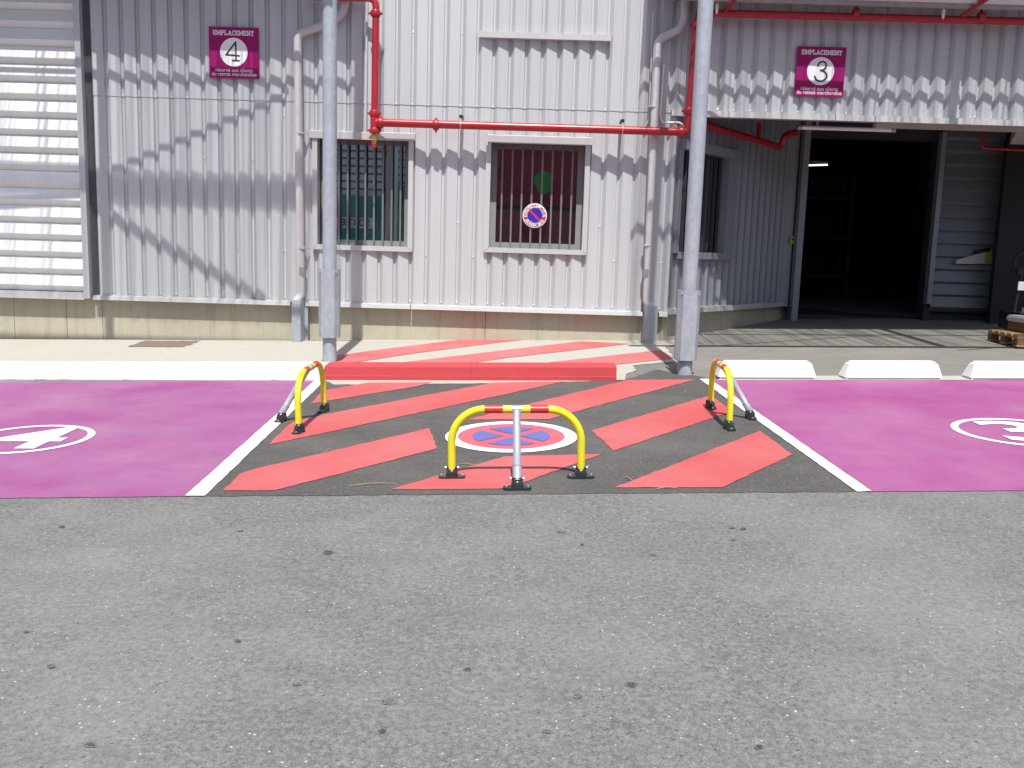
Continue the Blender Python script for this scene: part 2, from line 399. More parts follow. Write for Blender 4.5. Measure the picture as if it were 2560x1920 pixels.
# concrete apron along the wall and the pale tarmac on the right
yk = 8.80
apron = sheet('concrete_apron', [(-9, 8.80), (BL1.x - .02, 8.80), G(835, 963), G(1300, 959), G(1563, 951), G(1566, 936), G(1591, 927), G(1580, 915), G(1690, 905), G(1664, 868), (2.3, 11.97), (-9, 11.97)], MT['apron'], .006, jit=.012, kind='structure')
yard = sheet('side_yard', [G(1664, 868) , G(1690, 905), G(1640, 925), (BR1.x, 9.0), (14, 9.0), (14, 16), (1.9, 16), (1.9, 11.9)], MT['yard'], .0045, jit=.01, kind='structure')
for s in [[(842, 909), (846, 890), (985, 871), (1190, 846), (1320, 850), (1280, 854), (1044, 884), (881, 909)],
          [(1000, 909), (1021, 906), (1280, 875), (1452, 855), (1576, 861), (1430, 878), (1280, 895), (1180, 909)],
          [(1370, 908), (1651, 877), (1687, 898), (1535, 914)]]:
    sheet('red_stripe', gpoly(s), MT['red_old'], .010, apron, .006)
sheet('chip_patch', gpoly([(360, 853.5), (503, 853.5), (460, 869), (318, 869)]), MT['gravel'], .010, apron, .03)
# oil spots and damp marks on the road
for px, py, sx, sy in [(820, 1382, 16, 6), (602, 1328, 8, 3), (1404, 1330, 11, 4), (1630, 1388, 10, 4), (1858, 1323, 9, 3), (1830, 1321, 7, 2.5), (1168, 1675, 10, 5),
                       (1576, 1712, 19, 7), (968, 1755, 15, 8), (956, 1829, 12, 6), (742, 1711, 11, 5), (225, 1864, 16, 8), (64, 1581, 8, 3.5), (128, 1667, 12, 6),
                       (1897, 1869, 13, 7), (1445, 1743, 12, 6), (594, 1604, 10, 5), (155, 1318, 9, 3), (1366, 1831, 13, 5), (1456, 1362, 6, 2), (1832, 1351, 6, 2)]:
    k = 18; pts = []
    for i in range(k):
        q = 2 * math.pi * i / k; e = random.uniform(.72, 1.15); pts.append((px + sx * e * math.cos(q), py + sy * e * math.sin(q)))
    sheet('oil_spot', gpoly(pts), MT['stain2'], .003, road, 0)
    if random.random() < .55: sheet('oil_core', gpoly([(px + (a - px) * .62 + sx * .08, py + (b - py) * .6) for a, b in pts]), MT['stain'], .0045, road, 0)

sheet('kerb_bed', [(BR1.x + .05, 8.86), (9, 8.95), (9, 9.2), (BR1.x + .3, 9.12)], MT['apron'], .0065, yard, .012)
# kerbs
def kerb(name, x0, x1, mat, label, step=False):
    e = empty(name, ((x0 + x1) / 2, 8.95, gz((x0 + x1) / 2, 8.95)), label, 'kerb')
    n = max(1, round((x1 - x0) / 1.45)); L = (x1 - x0) / n
    for i in range(n):
        a, b = x0 + i * L + .0006, x0 + (i + 1) * L - .0006
        def P(x, y, z): return Vector((x, y, gz(x, y) + z)) - e.location
        fr = 8.795 + random.uniform(-.003, .003)
        prof = [(fr, .0), (fr, .045), (fr + .012, .048), (fr + .02, .132), (fr + .03, .142), (fr + .27, .142), (fr + .28, .0)]
        m = MB(); m.prism([P(a, y, z) for y, z in prof], P(b, 9, 0) - P(a, 9, 0)).build('kerb_stone', mat, e, .002)
    return e
kerb('white_kerb', -8.8, G(812, 950).x, MT['kerb'], 'long white painted kerb behind the purple bay numbered 4')
kerb('red_kerb', G(812, 950).x + .004, G(1537, 947).x, MT['kerb_red'], 'red painted kerb at the head of the hatched bay')

# ------------------------------------------------------------------ the warehouse
def wx(px, py, Y=None): return at(px, py, Y or YW).x
def wz(px, py, Y=None): return at(px, py, Y or YW).z
WH = empty('warehouse', (0, 12.5, gz(0, 12.5)), 'grey ribbed metal warehouse with a recessed loading entrance on the right', 'building')
W0 = WH.location.copy()
def L(v): return Vector(v) - W0
PER = (wx(1165.5, 0) - wx(960.5, 0)) / 5
PHASE = wx(960.5, 0) - .188                   # left end of a broad face
PROF = [(0, 0), (.60 * PER, .029), (.645 * PER, .058), (.755 * PER, .058), (.98 * PER, 0)]
def clad_sheet(u0, u1, z0, z1, org, du, mat, parent, phase, name='cladding_sheet', dy=0.0, per=PER):
    """One ribbed sheet from u0 to u1 along direction du (depth is measured to the back of it)."""
    du = Vector(du).normalized(); dn = Vector((-du.y, du.x, 0))     # dn points into the building
    pts = []
    k = math.floor((u0 - phase) / per)
    def depth(u):
        t = (u - phase) % per
        pr = [(a * per / PER, b) for a, b in PROF] + [(per, 0)]
        for (a, b), (c, d) in zip(pr, pr[1:]):
            if a <= t <= c: return b + (d - b) * (t - a) / max(1e-9, c - a)
        return 0
    us = [u0]
    while phase + k * per < u1:
        for a, _ in PROF:
            u = phase + k * per + a * per / PER
            if u0 + 1e-4 < u < u1 - 1e-4: us.append(u)
        k += 1
    us.append(u1)
    vs = []
    for u in us:
        p = Vector(org) + du * u + dn * (depth(u) + dy)
        vs.append((p.x, p.y, z0) if not isinstance(z0, tuple) else (p.x, p.y, z0[0])); vs.append((p.x, p.y, z1))
    vs = [L(v) for v in vs]
    fs = [(2 * i, 2 * i + 2, 2 * i + 3, 2 * i + 1) for i in range(len(us) - 1)]
    return MB().add(vs, fs).build(name, mat, parent)
# key positions on the front plane
X_SH = wx(218, 400)                            # right end of the shutter
X_CL = wx(222, 400)
X_CO = wx(1688, 420)                           # corner of the recess
Z_FL = wz(723, 751)                            # top of the base flashing
Z_FB = wz(723, 763)                            # bottom of it
Z_LAP = wz(960, 254)
Z_TOP = 6.2
Z_LI = wz(2100, 288); Z_LB = wz(2100, 303)     # lintel flashing above the recess
X_END = 11.0
w1 = (wx(782, 480), wx(1033, 480), wz(900, 626), wz(900, 345))    # left window: opening incl. border
w2 = (wx(1213, 480), wx(1472, 480), wz(1340, 634), wz(1340, 356))
def cut_runs(x0, x1, z0, z1):                  # rectangles of a sheet left over round the windows
    rects = [(x0, x1, z0, z1)]
    for a, b, c, d in (w1, w2):
        nxt = []
        for r in rects:
            if b <= r[0] or a >= r[1] or d <= r[2] or c >= r[3]: nxt.append(r); continue
            if r[0] < a: nxt.append((r[0], a, r[2], r[3]))
            if r[1] > b: nxt.append((b, r[1], r[2], r[3]))
            m0, m1 = max(r[0], a), min(r[1], b)
            if r[2] < c: nxt.append((m0, m1, r[2], c))
            if r[3] > d: nxt.append((m0, m1, d, r[3]))
        rects = nxt
    return rects
k0 = math.floor((X_CL - PHASE) / PER); us = []
u = X_CL
k = k0 + 1
while u < X_END:
    nx = min(X_END, PHASE + (k + 5) * PER - .3 * PER); us.append((u, nx)); u = nx; k += 5
org = (0, YW, 0)
screws = MB()
for i, (a, b) in enumerate(us):
    mt = (MT['clad'], MT['clad_b'])[i % 2]
    if a < X_CO:
        b2 = min(b, X_CO)
        for r in cut_runs(a, b2, Z_FL - .02, Z_LAP):
            clad_sheet(r[0], r[1], r[2], r[3], org, (1, 0, 0), mt, WH, PHASE)
        clad_sheet(a, b2, Z_LAP - .03, Z_TOP, org, (1, 0, 0), mt, WH, PHASE, dy=-.006)
    if b > X_CO:
        a2 = max(a, X_CO)
        clad_sheet(a2, b, Z_LI - .02, Z_TOP, org, (1, 0, 0), mt, WH, PHASE, dy=-.003)
def in_win(x, z): return any(a - .02 < x < b + .02 and c - .05 < z < d + .05 for a, b, c, d in (w1, w2))
kk = k0
while PHASE + kk * PER < X_END:
    x = PHASE + (kk + .70) * PER
    zz = [Z_LAP - .015, Z_FL + .03] if x < X_CO else [Z_LI + .03]
    for j, zr in enumerate([Z_FL + .62, Z_FL + 1.05, Z_FL + 1.75, Z_FL + 2.3, 4.1, 4.6]):
        if (kk + j) % 3 == 0: zz.append(zr)
    for z in zz:
        if x < X_CL or in_win(x, z) or (x > X_CO and z < Z_LI): continue
        p = L((x, YW + .050, z)); r = .009
        screws.add([p + Vector((r * math.cos(q), 0, r * math.sin(q))) for q in [i * math.pi / 3 for i in range(6)]] + [p + Vector((0, -.008, 0))],
                   [(i, (i + 1) % 6, 6) for i in range(6)], True)
    kk += 1
tag(screws.build('sheet_screws', MT['bolt'], WH), kind='stuff')
def wbox(name, x0, x1, y0, y1, z0, z1, mat, parent=None, bevel=0):
    p0, p1 = L((x0, y0, z0)), L((x1, y1, z1))
    if parent is not None and parent is not WH: p0 -= parent.location; p1 -= parent.location
    return MB().box(p0.x, p1.x, p0.y, p1.y, p0.z, p1.z).build(name, mat, parent or WH, bevel)
# base flashings in lengths
for a, b in [(X_CL + .01, wx(728, 765)), (wx(765, 765), wx(1027, 772)), (wx(1028, 772), wx(1606, 780)), (wx(1646, 782), X_CO)]:
    m = MB(); pr = [(YW + .05, Z_FL + .0), (YW - .045, Z_FL - .012), (YW - .055, Z_FB), (YW + .05, Z_FB + .006)]
    m.prism([L((a + .002, y, z)) for y, z in pr], (b - a - .004, 0, 0)).build('base_flashing', MT['trim'], WH)
# plinth
def plinth(x0, x1, y, z1, name='plinth'):
    e = MB(); zb = gz(x0, y) - .3; e.box(*[v for p in zip(L((x0, y, zb)), L((x1, y + .3, z1))) for v in p]).build(name, MT['plinth'], WH)
xs = [-9.0, wx(28, 800), wx(160, 800), wx(250, 800), wx(760, 800), wx(1213, 800), X_CO - .02]
for a, b in zip(xs, xs[1:]): plinth(a + .003, b - .003, YW + .075, Z_FB + .03)
# horizontal strip flashing high on the wall
wbox('drip_strip', wx(1197, 92), wx(1527, 92), YW - .06, YW + .03, wz(1360, 100), wz(1360, 85), MT['trim'])

# ---- windows
def window(r, px_head, nb, fx0, name='window'):
    a, b, c, d = r
    e = empty(name, L((0, 0, 0))); e.parent = WH; e.location = (0, 0, 0)
    fw = .062
    # border of folded metal, mitred
    def fold(p, q, u, v):    # outer p..q, inner u..v
        f = YW - .028
        for nm, pts in (('trim', [p, q, v, u]),):
            poly = [L((x, f, z)) for x, z in pts]
            m = MB(); m.prism(poly, (0, .16, 0)).build('window_trim', MT['trim'], e)
    A, B, C, D = (a, c), (b, c), (b, d), (a, d); g = .003
    Ai, Bi, Ci, Di = (a + fw, c + fw), (b - fw, c + fw), (b - fw, d - .01), (a + fw, d - .01)
    fold((A[0] + g, A[1]), (B[0] - g, B[1]), Ai, Bi)
    fold((A[0], A[1] + g), D, (Ai[0], Ai[1] + g), Di); fold((B[0], B[1] + g), C, (Bi[0], Bi[1] + g), Ci)
    hb = MB(); pr = [(YW - .052, d - .02), (YW - .055, d + .065), (YW + .03, d + .085), (YW + .03, d - .02)]
    hb.prism([L((a + px_head[0], y, z)) for y, z in pr], (b - a + px_head[1] - px_head[0], 0, 0)).build('head_flashing', MT['trim'], e)
    # reveal box
    y1 = YW + .28; x0, x1, z0, z1 = a + fw, b - fw, c + fw, d - .01
    wbox('reveal', x0 - .02, x0, YW + .12, y1 + .02, z0 - .02, z1 + .02, MT['sealant'], e)
    wbox('reveal', x1, x1 + .02, YW + .12, y1 + .02, z0 - .02, z1 + .02, MT['sealant'], e)
    wbox('reveal', x0, x1, YW + .12, y1 + .02, z1, z1 + .02, MT['sealant'], e)
    wbox('reveal', x0, x1, YW + .12, y1 + .02, z0 - .02, z0, MT['frame'], e)
    # sash frame and glass
    s = .075
    wbox('sash', x0, x0 + s, y1 - .05, y1, z0, z1, MT['frame'], e); wbox('sash', x1 - s, x1, y1 - .05, y1, z0, z1, MT['frame'], e)
    wbox('sash', x0 + s, x1 - s, y1 - .05, y1, z0, z0 + .07, MT['frame'], e); wbox('sash', x0 + s, x1 - s, y1 - .05, y1, z1 - .05, z1, MT['frame'], e)
    wbox('pane', x0 + s - .01, x1 - s + .01, y1 - .02, y1 - .012, z0 + .06, z1 - .04, MT['glass'], e)
    for i in range(nb):
        x = x0 + fx0 + (x1 - x0 - 2 * fx0) * i / (nb - 1)
        wbox('security_bar', x - .011, x + .011, y1 - .11, y1 - .065, z0 - .012, z1 + .012, MT['bar'], e)
    return e
window(w1, (-.04, .02), 9, .12)
window(w2, (.02, .02), 8, .145)

# ---- left roller shutter of horizontal ribbed sheets
SH = empty('loading_shutter'); SH.parent = WH; SH.location = (0, 0, 0)
ySH = YW - .035
zs = wz(100, 741, ySH); rowp = .2155
wbox('bottom_rail', -9, X_SH - .075, ySH - .03, YW + .05, wz(100, 745, ySH) - .005, wz(100, 728, ySH), MT['trim'], SH)
z = wz(100, 727, ySH) + .004
while z < 6.0:
    pr = [(ySH + .055, z), (ySH + .05, z + .012), (ySH - .002, z + .068), (ySH - .002, z + .074), (ySH + .052, z + rowp - .003)]
    m = MB(); b = [L((-9, y, zz)) for y, zz in pr]; cB = [L((X_SH - .07, y, zz)) for y, zz in pr]
    m.add(b + cB, [(i, i + 5, i + 6, i + 1) for i in range(4)]).build('shutter_slat', MT['shutter'], SH)
    z += rowp
wbox('side_rail', X_SH - .075, X_SH - .0, ySH - .035, YW + .05, wz(210, 745), 6.1, MT['clad'], SH)
wbox('shadow_gap', X_SH + .002, X_SH + .085, YW + .02, YW + .07, wz(230, 745), 6.1, MT['sealant'], WH)

# ---- recess: slanting side wall, back wall with the entrance, ceiling
P0 = Vector((X_CO, YW, 0)); YB = 14.6
P1 = at(1962, 600, YB - .1); P1.z = 0
dv = (P1 - P0); LEN = dv.length; du = dv.normalized(); dn = Vector((-du.y, du.x, 0))
ZC = Z_LB + .9
ZS = Z_LB + .02
def flank(u): return P0 + du * u
uw0, uw1 = .10, 1.62
zw0, zw1 = wz(1800, 636, 12.9) , wz(1800, 391, 12.9)
def fwall(u0, u1, z0, z1, ph): clad_sheet(u0, u1, z0, z1, P0, du, MT['clad_shaded'], WH, ph)
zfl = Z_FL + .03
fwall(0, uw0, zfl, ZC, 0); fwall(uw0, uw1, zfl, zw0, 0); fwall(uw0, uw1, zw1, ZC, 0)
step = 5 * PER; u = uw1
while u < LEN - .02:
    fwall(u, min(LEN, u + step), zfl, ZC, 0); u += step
def slab(u0, u1, d0, d1, z0, z1, mat, name, parent=None):
    ps = [flank(u0) + dn * d0, flank(u1) + dn * d0, flank(u1) + dn * d1, flank(u0) + dn * d1]
    return MB().prism([L((p.x, p.y, z0)) for p in ps], (0, 0, z1 - z0)).build(name, mat, parent or WH)
fw_e = empty('window'); fw_e.parent = WH
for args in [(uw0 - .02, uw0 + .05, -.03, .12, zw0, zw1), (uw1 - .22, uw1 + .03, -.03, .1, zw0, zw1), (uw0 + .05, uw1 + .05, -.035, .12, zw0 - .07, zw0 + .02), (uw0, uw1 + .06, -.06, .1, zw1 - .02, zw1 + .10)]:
    slab(*args, MT['clad_shaded'], 'window_trim', fw_e)
slab(uw0 + .05, uw1 - .22, .16, .17, zw0, zw1, MT['glass'], 'pane', fw_e)
for i in range(9): slab(uw0 + .1 + i * .135, uw0 + .122 + i * .135, .03, .07, zw0, zw1, MT['bar_dark'], 'security_bar', fw_e)
slab(.0, LEN, -.05, .05, Z_FB + .03, Z_FL + .04, MT['trim'], 'base_flashing')
slab(.0, LEN + .4, .06, .3, gz(4, 13) - .3, Z_FB + .05, MT['plinth'], 'plinth')
# back wall
zg = gz(5, YB)
def bx(px, py=600): return at(px, py, YB).x
DX0, DX1 = bx(2002), bx(2322)
ZD = at(2100, 345, YB).z
ZB = ZC
wbox('jamb_panel', P1.x - .02, DX0 - .16, YB - .10, YB + .1, Z_FB + .03, ZB, MT['clad_shaded'])
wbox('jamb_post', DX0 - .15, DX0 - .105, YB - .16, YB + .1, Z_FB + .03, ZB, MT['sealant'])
wbox('jamb_post', DX0 - .10, DX0, YB - .13, YB + .2, zg - .1, ZB, MT['clad_shaded'])
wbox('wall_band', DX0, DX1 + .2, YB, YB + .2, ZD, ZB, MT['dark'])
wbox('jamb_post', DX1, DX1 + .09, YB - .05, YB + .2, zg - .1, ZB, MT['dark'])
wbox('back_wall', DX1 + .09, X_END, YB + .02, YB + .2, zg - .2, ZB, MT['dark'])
# sliding leaf of horizontal ribbed sheets
LF = empty('sliding_door'); LF.parent = WH
yl = YB - .14
lx0, lx1 = at(2338, 640, yl).x, at(2486, 640, yl).x
z = at(2400, 775, yl).z; ztop = at(2420, 340, yl).z; rp = .199
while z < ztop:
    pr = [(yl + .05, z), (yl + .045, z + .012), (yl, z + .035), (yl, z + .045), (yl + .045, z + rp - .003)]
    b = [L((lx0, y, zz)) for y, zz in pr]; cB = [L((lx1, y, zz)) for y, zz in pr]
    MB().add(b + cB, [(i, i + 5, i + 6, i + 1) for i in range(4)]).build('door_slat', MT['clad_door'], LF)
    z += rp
wbox('door_edge', lx0 - .075, lx0 - .003, yl - .03, yl + .1, at(2330, 760, yl).z, ztop + .05, MT['clad_shaded'], LF)
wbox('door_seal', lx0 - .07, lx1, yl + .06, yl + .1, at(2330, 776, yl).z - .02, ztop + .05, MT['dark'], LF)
# black rubber curtain at the far right
CX = at(2486, 600, 14.2).x
wbox('strip_curtain', CX, X_END, 14.1, 14.2, gz(8, 14.2) - .1, at(2500, 350, 14.2).z, MT['dark2'])
# ceiling, lintel, roof, hidden sides that keep daylight out
for a, b in [(wx(1678, 285), wx(2085, 290)), (wx(2086, 290), X_END)]:
    pr = [(YW - .05, Z_LB), (YW - .045, Z_LI), (YW + .05, Z_LI + .01), (YW + .15, Z_LB + .012)]
    MB().prism([L((a, y, z)) for y, z in pr], (b - a - .003, 0, 0)).build('lintel_flashing', MT['trim'], WH)
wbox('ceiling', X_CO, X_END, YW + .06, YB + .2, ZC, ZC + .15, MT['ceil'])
xs0 = at(2440, 330, 12.8).x
MB().prism([L(p) for p in [(xs0 + .2, 12.1, ZS - .004), (X_END, 12.1, ZS - .004), (X_END, 12.95, ZS - .10), (xs0 + .55, 12.95, ZS - .10)]], (0, 0, .12)).build('soffit_panel', MT['soff'], WH)
wbox('lintel_lining', wx(2205, 300), X_END, YW + .16, YW + .3, ZS - .05, ZS - .004, MT['soff'])
wbox('roof', -9, X_END + .2, YW + .05, 26, Z_TOP - .1, Z_TOP + .1, MT['dark'])
wbox('side_wall', -9.2, -9, YW + .05, 26, -.5, Z_TOP, MT['clad'])
wbox('side_wall', X_END, X_END + .2, YW + .05, 26, -.5, Z_TOP, MT['clad'])
wbox('rear_wall', -9.2, X_END + .2, 26, 26.2, -.5, Z_TOP, MT['dark'])
wbox('inner_wall', -9, X_CO - .2, YW + .42, YW + .5, -.3, Z_TOP - .1, MT['dark'])
for a, b in [((X_CO - .2, YW + .45), (DX0 - .3, YB + .3))]:
    MB().prism([L((a[0], a[1], -.3)), L((b[0], b[1], -.3)), L((b[0] - .1, b[1] + .1, -.3)), L((a[0] - .1, a[1] + .1, -.3))], (0, 0, 4.6)).build('inner_wall', MT['dark'], WH)
wbox('inner_floor', X_CO, X_END, YB + .2, 26, gz(5, YB) + .02, gz(5, YB) + .06, MT['dark'])

# racks and a stacked load deep inside the doorway
for rx, ry, lb in ((bx(2085), 18.6, 'dim metal rack just inside the doorway on the left'), (bx(2215) + .5, 19.6, 'dim metal rack deeper inside the doorway on the right')):
    e = empty('storage_rack', (rx, ry, gz(5, YB) + .06), lb, 'rack', 'racks inside the warehouse')
    for xx in (-.6, .6):
        for yy in (-.3, .3): MB().box(xx - .04, xx + .04, yy - .04, yy + .04, 0, 2.6).build('upright', MT['sealant'], e)
    for zz in (.5, 1.3, 2.1):
        MB().box(-.56, .56, -.34, .34, zz, zz + .06).build('shelf', MT['sealant'], e)
        MB().box(-.45, .1 + .1 * zz, -.25, .25, zz + .062, zz + .5).build('carton', MT['dark'], e, .01)
# ------------------------------------------------------------------ posts
def post(base, top, label, py0, py1):
    e = empty('canopy_post', base, label, 'post', 'galvanised canopy posts')
    MB().tube([(0, 0, -.05), (0, 0, top - base.z)], .074, 28).build('tube', MT['galv'], e)
    px = 1280 + F_PX * ((base - CAM).dot(RT) / (base - CAM).dot(FW))
    z0, z1 = at(px, py1, base.y - .1).z - base.z, at(px, py0, base.y - .1).z - base.z
    pr = [(-.108, .05), (-.112, -.035), (-.070, -.105), (.070, -.105), (.112, -.035), (.108, .05), (.09, .05), (.09, -.03), (.062, -.085), (-.062, -.085), (-.09, -.03), (-.09, .05)]
    MB().prism([(x, y, z0) for x, y in pr], (0, 0, z1 - z0)).build('impact_guard', MT['galv2'], e)
    for sx in (-1, 1):
        MB().tube([(sx * .082, -.098, z1 - .03), (sx * .082, -.085, z1 - .03)], .012, 10).build('bolt', MT['bolt'], e)
    return e
PL = G(824, 907); PR = G(1711, 936)
post(PL, 5.0, 'galvanised post rising at the left end of the red kerb', 672, 845)
post(PR, 5.0, 'galvanised post standing beside the right end of the red kerb', 726, 902)

# ------------------------------------------------------------------ canopies (above the picture; their shadows fall on the wall)
ZR = 4.98
def band_o(px, py, zc): return (zc - wz(px, py)) / TAN     # distance from wall whose shadow lands at that wall point
def canopy(name, x0, x1, label, bars, rafters, gutter_o, depth, braces, ZR):
    e = empty(name, ((x0 + x1) / 2, YW - 1.2, ZR), label, 'canopy')
    o0 = e.location
    def bxl(nm, a, b, o_1, o_2, z0, z1, mat): MB().box(a - o0.x, b - o0.x, YW - o_2 - o0.y, YW - o_1 - o0.y, z0 - o0.z, z1 - o0.z).build(nm, mat, e)
    bxl('gutter', x0, x1, .02, gutter_o, ZR - .02, ZR + .16, MT['steel'])
    for a, b, h in bars: bxl('purlin', x0, x1, a, b, ZR - .0, ZR + h, MT['steel'])
    for x in rafters: bxl('rafter', x - .055, x + .055, .0, depth, ZR + .17, ZR + .36, MT['galv2'])
    for x in rafters: bxl('bracket', x - .05, x + .05, .0, gutter_o + .12, ZR - .17, ZR - .021, MT['galv2'])
    x = x0
    while x < x1 - .02:                        # roof sheets, corrugated
        b = min(x1, x + .9); vs, fs = [], []
        m = max(2, int((b - x) / .045))
        for k in range(m + 1):
            xx = x + (b - x) * k / m; zz = ZR + .40 + .018 * math.cos(2 * math.pi * k / 4)
            for oo in (gutter_o + .01, depth): vs.append((xx - o0.x, YW - oo - o0.y, zz - o0.z))
        fs = [(2 * k, 2 * k + 1, 2 * k + 3, 2 * k + 2) for k in range(m)]
        MB().add(vs, fs, True).build('roof_sheet', MT['poly'], e); x = b + .003
    for (xa, oa), (xb, ob), r in braces:
        MB().tube([(xa - o0.x, YW - oa - o0.y, .05), (xb - o0.x, YW - ob - o0.y, .05)], r, 8).build('brace', MT['steel'], e)
    return e
def shp(px, py): p = at(px, py, YW); return (p.x, (ZR + .05 - p.z) / TAN)
gL = band_o(500, 141, ZR - .02)
def bar(px, ya, yb, h, zr):                        # purlin whose shadow covers wall rows ya..yb (it is h deep)
    o1 = band_o(px, ya, zr + h); o2 = band_o(px, yb, zr)
    return (min(o1, o2), max(o1, o2) if abs(o2 - o1) > .02 else min(o1, o2) + .04, h)
edge_l = (ZR - gz(-4, YW) - .06) / TAN
canopy('canopy', -9.3, wx(880, 100) + .05, 'clear corrugated canopy over the wall with the number 4 sign',
       [bar(500, 181, 207, .05, ZR), (edge_l - .02, edge_l + .03, .05)], [PL.x, -5.2, -8.4], gL, edge_l + .05,
       [(shp(240, 440), shp(725, 228), .022), (shp(236, 512), shp(672, 745), .042), (shp(0, 515), shp(236, 490), .035)], ZR)
cl = [o for o in bpy.data.objects if o.name == 'canopy'][0]
_a, _b, _h = bar(500, 442, 516, .0, ZR + .45)
for _k, (_d, _w) in enumerate(((0, 1), (-.035, 1.0))):  # unseen sheets added only to cast the wide soft shadow on the wall
    MB().box(-9.3 - cl.location.x, wx(880, 100) + .05 - cl.location.x, YW - _b - _d - cl.location.y, YW - _a - _d - cl.location.y, .45 + _k * .02, .452 + _k * .02).build('soft_shadow_strip', MT['soft_shadow'], cl)
def gband(py, px=2000):                        # distance from the wall of a bar whose shadow falls on that ground row
    g = G(px, py); return (YW - g.y) + (ZR2 - g.z) / TAN
ZR2 = 4.71
gR = band_o(1850, 176, ZR2 - .02)
e1, e2 = gband(868), gband(838)
canopy('canopy', wx(1608, 100), 11.2, 'clear corrugated canopy over the entrance with the number 3 sign',
       [bar(1850, 211, 236, .05, ZR2), (e2 - .03, e2 + .02, .05), (e1 - .06, e1 + .05, .12)], [wx(1668, 100), 5.4, 9.0], gR, e1 + .05,
       [((PR.x + .1, .7), (5.4, 2.0), .02), ((2.3, 3.0), (5.3, 1.5), .02), ((5.4, 3.2), (9.0, 1.6), .02)], ZR2)

cr = [o for o in bpy.data.objects if o.name == 'canopy.001'][0]; zf = at(2500, 9, YW - .38).z
MB().box(wx(1700, 0) - cr.location.x, 11.2 - cr.location.x, YW - .42 - cr.location.y, YW - .34 - cr.location.y, zf - cr.location.z, zf + .25 - cr.location.z).build('fascia', MT['sign_white'], cr)
MB().box(wx(1700, 0) - cr.location.x, 11.2 - cr.location.x, YW - .335 - cr.location.y, YW - .29 - cr.location.y, zf - .05 - cr.location.z, zf + .1 - cr.location.z).build('fascia_rail', MT['steel'], cr)
# ------------------------------------------------------------------ red sprinkler main
YP = YW - .21
SP = empty('sprinkler_main', at(1300, 318, YP), 'red sprinkler pipe running across the wall above the two barred windows', 'pipe')
def S(v): return Vector(v) - SP.location
def part_tube(name, pts, r, mat, n=16): return MB().tube([S(p) for p in pts], r, n).build(name, mat, SP)
rH, rV = .05, .042
T = at(936, 306, YP); E_R = at(1720, 331, YP); E_R2 = at(1744, 32, YP + .02)
part_tube('run_pipe', [T, at(1712, 330, YP)], rH, MT['pipe_red'])
Y2 = YW - .16
tl = at(940, -6, YP); 
part_tube('riser_pipe', rounded([at(936, 300, YP), at(940, -4, YP), at(760, -9, YP)], .10), rV, MT['pipe_red'])
part_tube('riser_pipe', rounded([at(1690, 329.4, YP), at(1719, 330, YP), E_R2, at(2570, 54, YP + .02)], .10), rH * .92, MT['pipe_red'])
def coupling(p, d, r=.066, w=.035):
    d = Vector(d).normalized(); p = Vector(p)
    o = MB().tube([S(p - d * w), S(p - d * w * .6), S(p + d * w * .6), S(p + d * w)], [r * .9, r, r, r * .9], 16).build('coupling', MT['pipe_red'], SP)
    a = d.orthogonal().normalized(); a = Vector((0, -1, 0)) if abs(d.y) < .5 else a; b = d.cross(a)
    for s in (-1, 1):
        q = p + b * s * r * 1.12
        MB().tube([S(q - d * .012), S(q + d * .012)], .016, 8).build('coupling_bolt', MT['pipe_red'], o)
    return o
hd = (1, 0, 0); vd = (0, 0, 1)
for px, py in ((951, 307), (1090, 312), (1703, 330)): coupling(at(px, py, YP), hd, .068)
for px, py in ((939, 34), (936, 284)): coupling(at(px, py, YP), vd, .062)
coupling(at(1722, 278, YP), vd, .068); coupling(at(1741, 62, YP), vd, .066); coupling(at(2452, 43, YP), hd, .064); coupling(at(2140, 32, YP), hd, .055)
part_tube('tee', [at(936, 330, YP), at(936, 290, YP)], rV * 1.2, MT['pipe_red'])
coupling(at(936, 327, YP), vd, .062, .03)
part_tube('valve_body', [at(936, 334, YP), at(935.5, 352, YP), at(935, 360, YP)], [.034, .036, .03], MT['brass'])
part_tube('valve_cap', [at(935, 360, YP), at(935, 369, YP)], .034, MT['pipe_red'])
part_tube('valve_lever', [at(934, 350, YP - .04), at(904, 349, YP - .05)], .009, MT['pipe_red'], 8)
for px, py in ((1152, 314), (1556, 325)):                      # hangers
    p = at(px, py, YP)
    MB().tube([S(p + Vector((0, 0, .05))), S(p + Vector((0, .02, .12)))], .008, 8).build('hanger_rod', MT['bolt'], SP)
    q = S(p + Vector((0, .02, .11))); MB().box(q.x - .02, q.x + .02, q.y - .02, q.y + .19, q.z - .015, q.z + .02).build('hanger_bracket', MT['black'], SP)
    ringp = arc(S(p), (0, 1, 0), (0, 0, 1), rH + .006, 0, 2 * math.pi, 20); MB().tube(ringp, .005, 6).build('hanger_ring', MT['bolt'], SP)
MB().tube([S(at(946, 299.5, YP + .03)), S(at(1600, 320, YP + .03))], .013, 8).build('tracer_tube', MT['white_pl'], SP)
for px, py, qx, qy in ((1812, 30, 1842, -8), (2405, 40, 2475, -8)):   # branches going up into the canopy
    part_tube('branch_pipe', [at(px, py, YP), at(qx, qy, YP - .35)], .026, MT['pipe_red'], 12)
for px, py in ((1792, 28), (2358, 41)):
    p = at(px, py, YP - .06)
    MB().tube([S(p + Vector((0, 0, -.03))), S(p + Vector((0, 0, .0))), S(p + Vector((0, 0, .08))), S(p + Vector((0, 0, .10)))], [.008, .018, .018, .006], 10).build('hanger_shield', MT['white_pl'], SP)
    MB().tube([S(p + Vector((0, 0, .10))), S(p + Vector((0, 0, .35)))], .006, 6).build('hanger_rod', MT['bolt'], SP)
